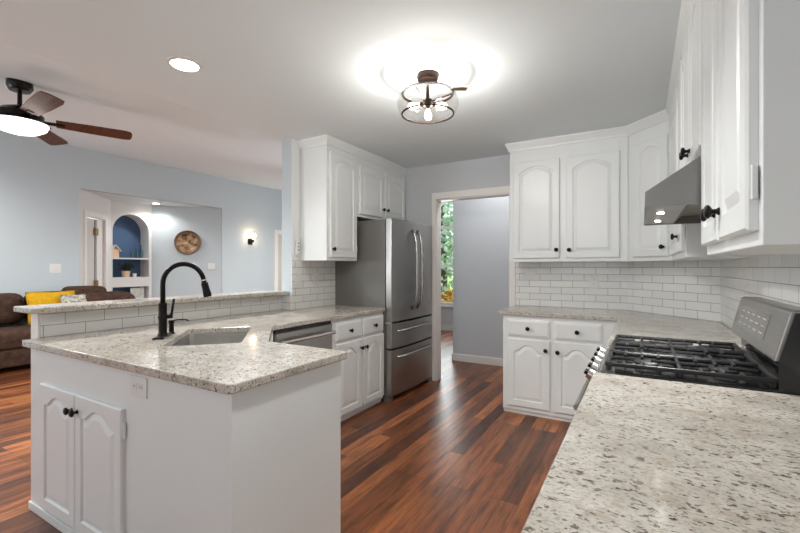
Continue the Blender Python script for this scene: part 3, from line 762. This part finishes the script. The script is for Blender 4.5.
# burners
for (x, y, r) in ((0.02, RY0 + 0.14, 0.045), (0.26, RY0 + 0.14, 0.035), (0.14, RY0 + 0.381, 0.05), (0.02, RY0 + 0.622, 0.04), (0.26, RY0 + 0.622, 0.045)):
    bb = R_('burner', lathe(nb(), [(0, 0.922), (r + 0.012, 0.922), (r + 0.012, 0.928), (r * 0.9, 0.934), (0, 0.934)], 22, Matrix.Translation((x, y, 0))), M_chrome, smooth='auto')
    b = lathe(nb(), [(0, 0.934), (r, 0.934), (r, 0.941), (r * 0.85, 0.945), (0, 0.945)], 22, Matrix.Translation((x, y, 0)))
    bmesh.ops.transform(b, matrix=frame_of(t).inverted(), verts=b.verts); obj('burner_cap', b, M_black, bb, smooth='auto')
# grates: three castings side by side along the width
gx0, gx1, gz0, gz1 = -0.118, 0.378, 0.945, 0.963
for k in range(3):
    y0 = RY0 + 0.012 + k * 0.247; y1 = y0 + 0.243; w = 0.006; yc = (y0 + y1) / 2
    b = nb()
    for y in (y0 + w, y1 - w): tube(b, [(gx0, y, 0.945), (gx1, y, 0.945)], 0.0085, 8)
    for x in (gx0 + w, gx1 - w): tube(b, [(x, y0, 0.945), (x, y1, 0.945)], 0.0085, 8)
    tube(b, [(gx0 + 0.235, y0, 0.945), (gx0 + 0.235, y1, 0.945)], 0.0075, 8)
    for cx in (gx0 + 0.118, gx0 + 0.353):
        for (sx, sy) in ((1, 0), (-1, 0), (0, 1), (0, -1)):
            p1 = (cx + sx * 0.113, yc + sy * 0.115, 0.947); p0 = (cx + sx * 0.03, yc + sy * 0.03, 0.949)
            tube(b, [p1, p0], [0.0075, 0.006], 6)
    for cx in (gx0 + 0.06, gx0 + 0.176, gx0 + 0.295, gx0 + 0.41):
        for s in (1, -1): tube(b, [(cx, yc + s * 0.115, 0.947), (cx, yc + s * 0.062, 0.947)], [0.0075, 0.006], 6)
    for x in (gx0 + 0.01, gx1 - 0.01, gx0 + 0.235):
        for y in (y0 + 0.01, y1 - 0.01): tube(b, [(x, y, 0.923), (x, y, 0.952)], [0.008, 0.012], 8)
    R_('grate', b, M_black, smooth='auto')
# backguard
R_('back_riser', bx(0.405, 0.47, RY0 + 0.001, RY1 - 0.001, 0.895, 1.02), M_steelh)
R_('vent_strip', bx(0.398, 0.405, RY0 + 0.03, RY1 - 0.03, 0.945, 0.985), M_blackgloss)
b = nb(); prism_y(b, [(0.362, 1.008), (0.47, 1.008), (0.47, 1.172), (0.415, 1.172), (0.402, 1.166)], RY0 + 0.012, RY1 - 0.001)
R_('backguard', b, M_steelh, bevel=0.004)
b = nb(); prism_y(b, [(0.372, 0.895), (0.472, 0.895), (0.472, 1.165), (0.412, 1.165), (0.372, 1.012)], RY0 + 0.0005, RY0 + 0.012)
R_('side_panel', b, M_blackgloss, label='black side panel of the backguard')
sl = Vector((0.040, 0, 0.158)).normalized()
def on_guard(y0, y1, s0, s1, th):
    b = nb(); P0 = Vector((0.362, 0, 1.008)); nrm = Vector((-sl.z, 0, sl.x))
    vs = []
    for d in (-0.0005, th):
        for (y, s) in ((y0, s0), (y1, s0), (y1, s1), (y0, s1)): vs.append(b.verts.new(P0 + sl * s + nrm * d + Vector((0, y, 0))))
    for f in ((0, 1, 2, 3), (4, 5, 6, 7), (0, 1, 5, 4), (1, 2, 6, 5), (2, 3, 7, 6), (3, 0, 4, 7)): b.faces.new([vs[i] for i in f])
    return b
dp = R_('display_panel', on_guard(RY0 + 0.20, RY1 - 0.09, 0.045, 0.135, 0.0015), M_screen)
MB_key = mat('button_grey', srgb(132, 130, 126), 0.4)
for i in range(5):
    for j in range(3):
        bb = on_guard(RY0 + 0.23 + i * 0.088, RY0 + 0.285 + i * 0.088, 0.058 + j * 0.026, 0.064 + j * 0.026, 0.0022)
        bmesh.ops.transform(bb, matrix=frame_of(t).inverted(), verts=bb.verts)
        obj('button', bb, MB_key, dp)

# ------------------------------------------------------------------ hood
t = thing('range_hood', 'stainless steel range hood with two small lights above the range', 'range hood', (0.25, 2.109, 1.523))
b = nb()
outl = [(0.01, 1.523), (0.01, 1.577), (0.19, 1.698), (XR - 0.011, 1.698), (XR - 0.011, 1.523)]
a = [b.verts.new((x, RY0 + 0.001, z)) for x, z in outl]; c2 = [b.verts.new((x, RY1 - 0.001, z)) for x, z in outl]
for i in range(4): b.faces.new((a[i], a[i + 1], c2[i + 1], c2[i]))
b.faces.new(a[::-1]); b.faces.new(c2)
obj('shell', b, M_hood, t, world=True)
obj('light_panel', bx(0.012, 0.135, RY0 + 0.003, RY1 - 0.003, 1.527, 1.535), M_steelh, t, world=True)
for y in (RY0 + 0.19, RY1 - 0.20):
    pass
b = nb(); prism_y(b, [(0.135, 1.527), (0.17, 1.56), (XR - 0.013, 1.56), (XR - 0.013, 1.568), (0.165, 1.568), (0.13, 1.535)], RY0 + 0.003, RY1 - 0.003)
def filt():
    m = mat('filter_mesh', (0.42, 0.39, 0.35), 0.4, 0.9); n = NT(m)
    w = n.n('ShaderNodeTexWave'); w.inputs['Scale'].default_value = 60; w.bands_direction = 'Y'; n.l(n.coords(), w.inputs['Vector'])
    n.l(n.ramp(w.outputs['Fac'], [(0.2, (0.16, 0.14, 0.12)), (0.8, (0.55, 0.50, 0.44))]), n.b.inputs['Base Color']); return m
obj('filter', b, filt(), t, world=True)
for y in (1.98, 2.32):
    L = obj('hood_lamp', lathe(nb(), [(0, 1.524), (0.011, 1.524), (0.013, 1.5275), (0, 1.5275)], 18, Matrix.Translation((0.065, y, 0))), M_glow, t, world=True)
    lamp('hood_glow', 'SPOT', (0.065, y, 1.518), 5.0, NEUT, size=0.02, spot=120)

# ------------------------------------------------------------------ ceiling lamps
LX, LY = -1.137, 2.29
t = thing('flush_ceiling_light', 'bronze semi-flush light with a clear glass drum on the kitchen ceiling', 'ceiling light', (LX, LY, CZ))
obj('canopy', lathe(nb(), [(0, 0), (0.066, 0), (0.070, -0.012), (0.062, -0.038), (0.03, -0.046), (0, -0.046)], 24), M_rust, t, smooth='auto')
b = nb(); tube(b, [(0, 0, -0.04), (0, 0, -0.20)], 0.011, 10); lathe(b, [(0, -0.15), (0.03, -0.155), (0.034, -0.185), (0.02, -0.21), (0, -0.215)], 16)
obj('stem', b, M_rust, t, smooth='auto')
circ = lambda r, z, n=40: [(r * math.cos(2 * PI * i / n), r * math.sin(2 * PI * i / n), z) for i in range(n)]
obj('upper_ring', tube(nb(), circ(0.155, -0.118), 0.008, 8, True), M_rust, t, smooth=True)
obj('lower_ring', tube(nb(), circ(0.158, -0.243), 0.0055, 8, True), M_rust, t, smooth=True)
for k in range(3):
    a = 2 * PI * k / 3 + 0.45
    obj('spoke', tube(nb(), [(0.02 * math.cos(a), 0.02 * math.sin(a), -0.165), (0.15 * math.cos(a), 0.15 * math.sin(a), -0.120)], 0.005, 8), M_rust, t)
obj('glass_shade', lathe(nb(), [(0.157, -0.112), (0.177, -0.135), (0.187, -0.165), (0.187, -0.19), (0.177, -0.22), (0.160, -0.243)], 48, cap=False), M_glass, t, smooth=True, label='clear glass drum shade')
for k in range(3):
    a = math.radians((300, 30, 210)[k])
    d = Vector((math.cos(a), math.sin(a), -0.18)).normalized()
    if k == 0: d = Vector((math.cos(a) * 0.35, math.sin(a) * 0.35, -1)).normalized()
    o0 = Vector((0, 0, -0.175)); M = Matrix.Translation(o0 + d * 0.02) @ d.to_track_quat('Z', 'Y').to_matrix().to_4x4()
    obj('socket', lathe(nb(), [(0, 0), (0.014, 0), (0.014, 0.03), (0, 0.03)], 14, M), M_rust, t)
    obj('bulb', lathe(nb(), [(0, 0.03), (0.010, 0.031), (0.015, 0.045), (0.022, 0.07), (0.021, 0.085), (0.012, 0.098), (0, 0.101)], 16, M), M_bulb, t, smooth=True)
    p = Vector((LX, LY, CZ)) + o0 + d * 0.085
    lamp('bulb_glow', 'POINT', p, 2.9, WARM, size=0.018)

def downlight(label, x, y, z, r=0.075, es=M_glow):
    t = thing('recessed_downlight', label, 'ceiling light', (x, y, z))
    obj('trim_ring', lathe(nb(), [(r, -0.001), (r + 0.022, -0.001), (r + 0.020, -0.007), (r, -0.010), (r, -0.001)], 32, cap=False), M_white, t, smooth='auto')
    obj('lens', lathe(nb(), [(0, -0.004), (r, -0.004)], 32, cap=False), es, t)
    return t
downlight('round recessed downlight, lit, in the white kitchen ceiling', -2.297, 1.457, CZ)
# living-room alcove lamp
downlight('small lit recessed spot in the alcove ceiling by the arch', -8.22, 4.62, OZ, 0.06)
lamp('alcove_glow', 'SPOT', (-8.22, 4.62, OZ - 0.03), 11, NEUT, size=0.06, spot=150)
t = thing('air_vent', 'slim ceiling vent beside the glass drum light', 'vent', (-1.04, 2.56, CZ), math.radians(35))
obj('frame', bx(-0.06, 0.06, -0.035, 0.035, -0.006, 0), M_white, t)
b = nb(); [box(b, -0.05, 0.05, y - 0.004, y + 0.004, -0.009, -0.004) for y in (-0.018, -0.006, 0.006, 0.018)]
obj('louvre', b, M_brass, t)

# ------------------------------------------------------------------ ceiling fan
FXc, FYc = -3.82, 1.19; zc = zs(FXc) - 0.012
t = thing('ceiling_fan', 'dark bronze ceiling fan with brown blades and a lit bowl in the living room', 'ceiling fan', (FXc, FYc, zc))
obj('canopy', lathe(nb(), [(0, 0.022), (0.072, 0.022), (0.075, -0.03), (0.06, -0.055), (0, -0.058)], 24), M_bronze, t, smooth='auto')
obj('downrod', tube(nb(), [(0, 0, -0.05), (0, 0, -0.20)], 0.014, 10), M_bronze, t, smooth='auto')
hz = 2.375 - zc
obj('motor', lathe(nb(), [(0, hz + 0.075), (0.04, hz + 0.075), (0.10, hz + 0.05), (0.135, hz + 0.02), (0.135, hz - 0.02), (0.155, hz - 0.035), (0.172, hz - 0.045), (0, hz - 0.045)], 32), M_bronze, t, smooth='auto')
obj('light_bowl', lathe(nb(), [(0.162, hz - 0.046), (0.148, hz - 0.075), (0.11, hz - 0.10), (0.06, hz - 0.115), (0, hz - 0.118)], 32, cap=False), M_bowl, t, smooth=True, label='glowing white glass bowl')
for k in range(5):
    a = math.radians(68 + 72 * k)
    M = Matrix.Rotation(a, 4, 'Z') @ Matrix.Translation((0, 0, hz - 0.008)) @ Matrix.Rotation(math.radians(-13), 4, 'X')
    b = nb(); pl = [(0.20, -0.050), (0.40, -0.062), (0.62, -0.068), (0.66, -0.060), (0.672, -0.03), (0.672, 0.03), (0.66, 0.060), (0.62, 0.068), (0.40, 0.062), (0.20, 0.050)]
    prism(b, pl, -0.004, 0.004); bmesh.ops.transform(b, matrix=M, verts=b.verts)
    bl = obj('blade', b, M_blade, t)
    b = nb(); box(b, 0.11, 0.25, -0.018, 0.018, -0.010, -0.003); bmesh.ops.transform(b, matrix=M, verts=b.verts)
    obj('blade_iron', b, M_bronze, bl)

# ------------------------------------------------------------------ living room
# sconce
sy, szz = 6.44, 1.98
t = thing('wall_sconce', 'lit globe wall sconce on the living room wall', 'wall lamp', (XW, sy, szz))
obj('back_plate', bx(0, 0.02, -0.06, 0.06, -0.16, -0.02), M_bronze, t, bevel=0.004)
obj('arm', tube(nb(), [(0.015, 0, -0.10), (0.11, 0, -0.10), (0.11, 0, -0.04)], 0.018, 10), M_bronze, t)
obj('globe', lathe(nb(), [(0.04, -0.05), (0.10, -0.01), (0.12, 0.05), (0.10, 0.11), (0.05, 0.15)], 24, Matrix.Translation((0.12, 0, 0)), cap=False), M_glass, t, smooth=True)
obj('bulb', lathe(nb(), [(0, -0.04), (0.025, -0.03), (0.05, 0.02), (0.05, 0.05), (0.03, 0.08), (0, 0.09)], 16, Matrix.Translation((0.12, 0, 0))), M_bulb, t, smooth=True)
lamp('sconce_glow', 'POINT', (XW + 0.12, sy, szz + 0.03), 0.7, (1, 0.66, 0.42), size=0.03)
# door casing on the same wall
d2 = bpy.data.objects.new('door_2', None); C.objects.link(d2); d2['kind'] = 'structure'; d2.location = (XW, 7.6, 0)
b = nb(); box(b, XW, XW + 0.02, 7.16, 7.27, 0, 2.22); box(b, XW, XW + 0.02, 8.1, 8.2, 0, 2.22); box(b, XW, XW + 0.02, 7.27, 8.1, 2.12, 2.22)
obj('casing', b, M_trim, d2, world=True)
obj('door_panel', bx(XW, XW + 0.008, 7.27, 8.1, 0.01, 2.12), mat('door_tan_paint', srgb(206, 200, 190), 0.5), d2, world=True)
# round wall plate
aw = math.atan2(OY1 - P2[1], XW - P2[0]); pc = Vector((P2[0] + (XW - P2[0]) * 0.50, P2[1] + (OY1 - P2[1]) * 0.50, 1.82)); nw = Vector((math.sin(aw), -math.cos(aw), 0))
t = thing('wall_plate', 'round carved wooden plate hung on the grey alcove wall', 'wall art', pc)
M = nw.to_track_quat('Z', 'Y').to_matrix().to_4x4()
obj('rim', lathe(nb(), [(0.20, 0.0), (0.235, 0.004), (0.25, 0.03), (0.24, 0.05), (0.21, 0.04), (0.20, 0.03)], 36, M, cap=False), walnut('plate_wood', srgb(84, 58, 38), srgb(140, 104, 72)), t, smooth='auto')
def platem():
    m = mat('plate_face', rough=0.45); n = NT(m)
    f = n.noise(n.coords(), 9, 3, 0.6)
    n.l(n.ramp(f, [(0.36, srgb(52, 42, 34)), (0.46, srgb(140, 106, 74)), (0.56, srgb(176, 140, 100)), (0.66, srgb(206, 196, 180))]), n.b.inputs['Base Color']); return m
obj('face', lathe(nb(), [(0, 0.012), (0.16, 0.016), (0.205, 0.034)], 36, M, cap=False), platem(), t, smooth=True)

# sofa
t = thing('sofa', 'brown sectional sofa against the living room wall', 'sofa', (-7.2, 2.2, 0))
def soft(name, x0, x1, y0, y1, z0, z1, bev, lab=None, par=None):
    o = obj(name, bx(x0, x1, y0, y1, z0, z1), M_sofa, t if par is None else par, world=True, bevel=bev, seg=5)
    for p in o.data.polygons: p.use_smooth = True
    return o
soft('base', -7.66, -6.72, 0.6, 3.05, 0.07, 0.30, 0.03)
for y in (0.62, 1.84): soft('seat_cushion', -7.30, -6.68, y, y + 1.2, 0.29, 0.52, 0.06)
for y in (0.62, 1.50, 2.38): soft('back_cushion', -7.64, -7.30, y, y + (0.86 if y < 2 else 0.66), 0.53, 0.955, 0.12)
soft('arm', -7.62, -6.85, 2.78, 3.30, 0.07, 0.93, 0.14)
soft('headrest', -7.60, -7.1, 2.82, 3.28, 0.82, 1.02, 0.09)
soft('end_cushion', -7.55, -6.95, 3.22, 3.66, 0.07, 0.92, 0.16)
for x in (-7.6, -6.82):
    for y in (0.7, 2.9): obj('foot', bx(x, x + 0.06, y, y + 0.06, 0, 0.08), M_black, t, world=True)
def pillow(label, loc, rot, w, h, m, group=None):
    n = 12; b = nb(); grid = []
    for side in (1, -1):
        gg = []
        for i in range(n + 1):
            row = []
            for j in range(n + 1):
                u, v = -1 + 2 * i / n, -1 + 2 * j / n
                th = 0.075 * ((1 - u * u) * (1 - v * v)) ** 0.5
                pin = 1 - 0.06 * (1 - abs(u)) * (abs(v)) - 0.06 * (1 - abs(v)) * abs(u)
                row.append(b.verts.new((u * w / 2 * pin, side * th, v * h / 2 * pin)))
            gg.append(row)
        for i in range(n):
            for j in range(n): b.faces.new((gg[i][j], gg[i + 1][j], gg[i + 1][j + 1], gg[i][j + 1]))
    bmesh.ops.remove_doubles(b, verts=b.verts, dist=0.0005)
    o = obj('throw_pillow', b, m, smooth=True); o.location = loc; o.rotation_euler = rot
    return tag(o, label, 'pillow', group)
pillow('yellow throw pillow leaning on the back of the brown sofa', (-7.06, 2.55, 0.755), (math.radians(-14), 0, math.radians(88)), 0.56, 0.45, M_yellow)
pillow('grey patterned throw pillow in front of the yellow one', (-6.90, 2.80, 0.735), (math.radians(-16), 0, math.radians(92)), 0.42, 0.40, M_patt)

# niche ornaments
t = thing('birdhouse', 'small bisque birdhouse on the upper niche shelf', 'ornament', (-8.66, 4.085, 1.488))
obj('house', prism_y(nb(), [(-0.05, 0), (0.05, 0), (0.05, 0.16), (0, 0.20), (-0.05, 0.16)], -0.06, 0.06), M_clay, t)
b = nb()
for s in (1, -1):
    v = [b.verts.new(p) for p in ((-0.07, 0, 0.245), (0.07, 0, 0.245), (0.07, s * 0.10, 0.13), (-0.07, s * 0.10, 0.13), (-0.07, 0, 0.23), (0.07, 0, 0.23), (0.07, s * 0.095, 0.12), (-0.07, s * 0.095, 0.12))]
    for f in ((0, 1, 2, 3), (4, 5, 6, 7), (0, 1, 5, 4), (2, 3, 7, 6), (1, 2, 6, 5), (0, 3, 7, 4)): b.faces.new([v[i] for i in f])
obj('roof', b, M_white, t)
for (y, h, r, lab) in ((4.40, 0.16, 0.035, 'short aqua glass bottle leftmost of the three on the niche shelf'), (4.49, 0.20, 0.040, 'middle aqua glass bottle between two others on the niche shelf'), (4.575, 0.26, 0.045, 'tallest aqua glass bottle at the right end of the niche shelf')):
    o = obj('glass_bottle', lathe(nb(), [(0, 0), (r, 0), (r, h * 0.55), (r * 0.45, h * 0.75), (r * 0.4, h * 0.95), (r * 0.5, h)], 18, Matrix.Translation((-8.68, y, 1.489))), M_bottle, smooth='auto')
    tag(o, lab, 'bottle', 'bottles on the niche shelf')
t = thing('potted_plant', 'leafy dark plant in a white pot on the niche ledge', 'plant', (-8.68, 4.30, 1.115))
obj('pot', lathe(nb(), [(0, 0), (0.06, 0), (0.075, 0.12), (0.068, 0.12), (0.06, 0.10), (0, 0.10)], 20), M_clay, t, smooth='auto')
b = nb()
for i in range(120):
    d = Vector((random.gauss(0, 1), random.gauss(0, 1), random.gauss(0, 0.7))).normalized() * random.uniform(0.03, 0.12)
    p = Vector((0, 0, 0.20)) + Vector((d.x, d.y * 1.2, d.z * 0.8)); a = Vector((random.gauss(0, 1), random.gauss(0, 1), random.gauss(0, 1))).normalized() * 0.03; c3 = a.orthogonal().normalized() * 0.018
    b.faces.new([b.verts.new(p - a), b.verts.new(p + c3), b.verts.new(p + a), b.verts.new(p - c3)])
obj('leaves', b, M_plant, t)
t = thing('small_cup', 'tiny white cup beside the potted plant on the niche ledge', 'cup', (-8.62, 4.43, 1.116))
obj('bowl', lathe(nb(), [(0, 0), (0.028, 0), (0.036, 0.07), (0.032, 0.07), (0.025, 0.008), (0, 0.008)], 16), M_white, t, smooth='auto')
t = thing('picture_frame', 'white picture frame propped on the lowest niche shelf', 'picture frame', (-8.66, 4.50, 0.663))
b = nb()
for (y0, y1, z0, z1) in ((-0.13, 0.13, 0.0, 0.035), (-0.13, 0.13, 0.205, 0.24), (-0.13, -0.09, 0.035, 0.205), (0.09, 0.13, 0.035, 0.205)): box(b, -0.012, 0.012, y0, y1, z0, z1)
obj('border', b, M_white, t)
obj('photo', bx(-0.006, 0.003, -0.09, 0.09, 0.035, 0.205), fabric('print', srgb(176, 186, 170), srgb(226, 224, 216), 20), t)

# ------------------------------------------------------------------ outside the hallway window
struct('lawn', bx(-30, 18, 8.3, 60, -0.45, -0.35), M_grass)
def tree(x, y, h, r, m, lab, n=900):
    t = thing('tree', lab, 'tree', (x, y, -0.35), 0, 'trees outside the hallway window')
    obj('trunk', tube(nb(), [(0, 0, 0), (0.06, 0, h * 0.4), (-0.05, 0.05, h * 0.8), (0, 0, h)], [0.20, 0.15, 0.10, 0.04], 10), M_bark, t, smooth=True)
    b = nb()
    for i in range(n):
        d = Vector((random.gauss(0, 1), random.gauss(0, 1), random.gauss(0, 1))).normalized() * (random.random() ** 0.5)
        p = Vector((d.x * r, d.y * r, h * 0.62 + d.z * h * 0.48)); s = random.uniform(0.07, 0.14)
        a = Vector((random.gauss(0, 1), random.gauss(0, 1), random.gauss(0, 1))).normalized() * s; c3 = a.orthogonal().normalized() * s * 0.6
        b.faces.new([b.verts.new(p - a), b.verts.new(p + c3), b.verts.new(p + a), b.verts.new(p - c3)])
    obj('foliage', b, m, t)
tree(-5.95, 13.0, 4.2, 1.5, M_leaf, 'nearest green tree beyond the hallway window', 1300)
tree(-7.2, 15.9, 5.0, 1.1, M_leaf, 'slim pale green tree to the left behind the nearest one', 800)
tree(-10.6, 18.0, 6.5, 2.6, M_leaf, 'tall green tree further back beyond the hallway window', 1400)
tree(-6.0, 22.5, 8.0, 2.4, M_leaf, 'tallest green tree at the rear of the lawn', 1400)
for (x, y, h, m, lab) in ((-4.95, 11.7, 0.95, M_leafy, 'taller tan bush on the lawn beyond the lowest bush'), (-4.25, 9.75, 0.5, M_leafy, 'lowest tan bush close outside the hallway window')):
    t = thing('bush', lab, 'bush', (x, y, -0.35)); b = nb()
    for i in range(420):
        d = Vector((random.gauss(0, 1), random.gauss(0, 1), abs(random.gauss(0, 1)))).normalized() * (random.random() ** 0.4)
        p = Vector((d.x * 0.9, d.y * 0.7, 0.05 + d.z * h)); s = random.uniform(0.06, 0.12)
        a = Vector((random.gauss(0, 1), random.gauss(0, 1), random.gauss(0, 1))).normalized() * s; c3 = a.orthogonal().normalized() * s * 0.6
        b.faces.new([b.verts.new(p - a), b.verts.new(p + c3), b.verts.new(p + a), b.verts.new(p - c3)])
    obj('foliage', b, m, t)
    obj('stem', tube(nb(), [(0, 0, 0), (0, 0, h * 0.6)], 0.04, 8), M_bark, t)
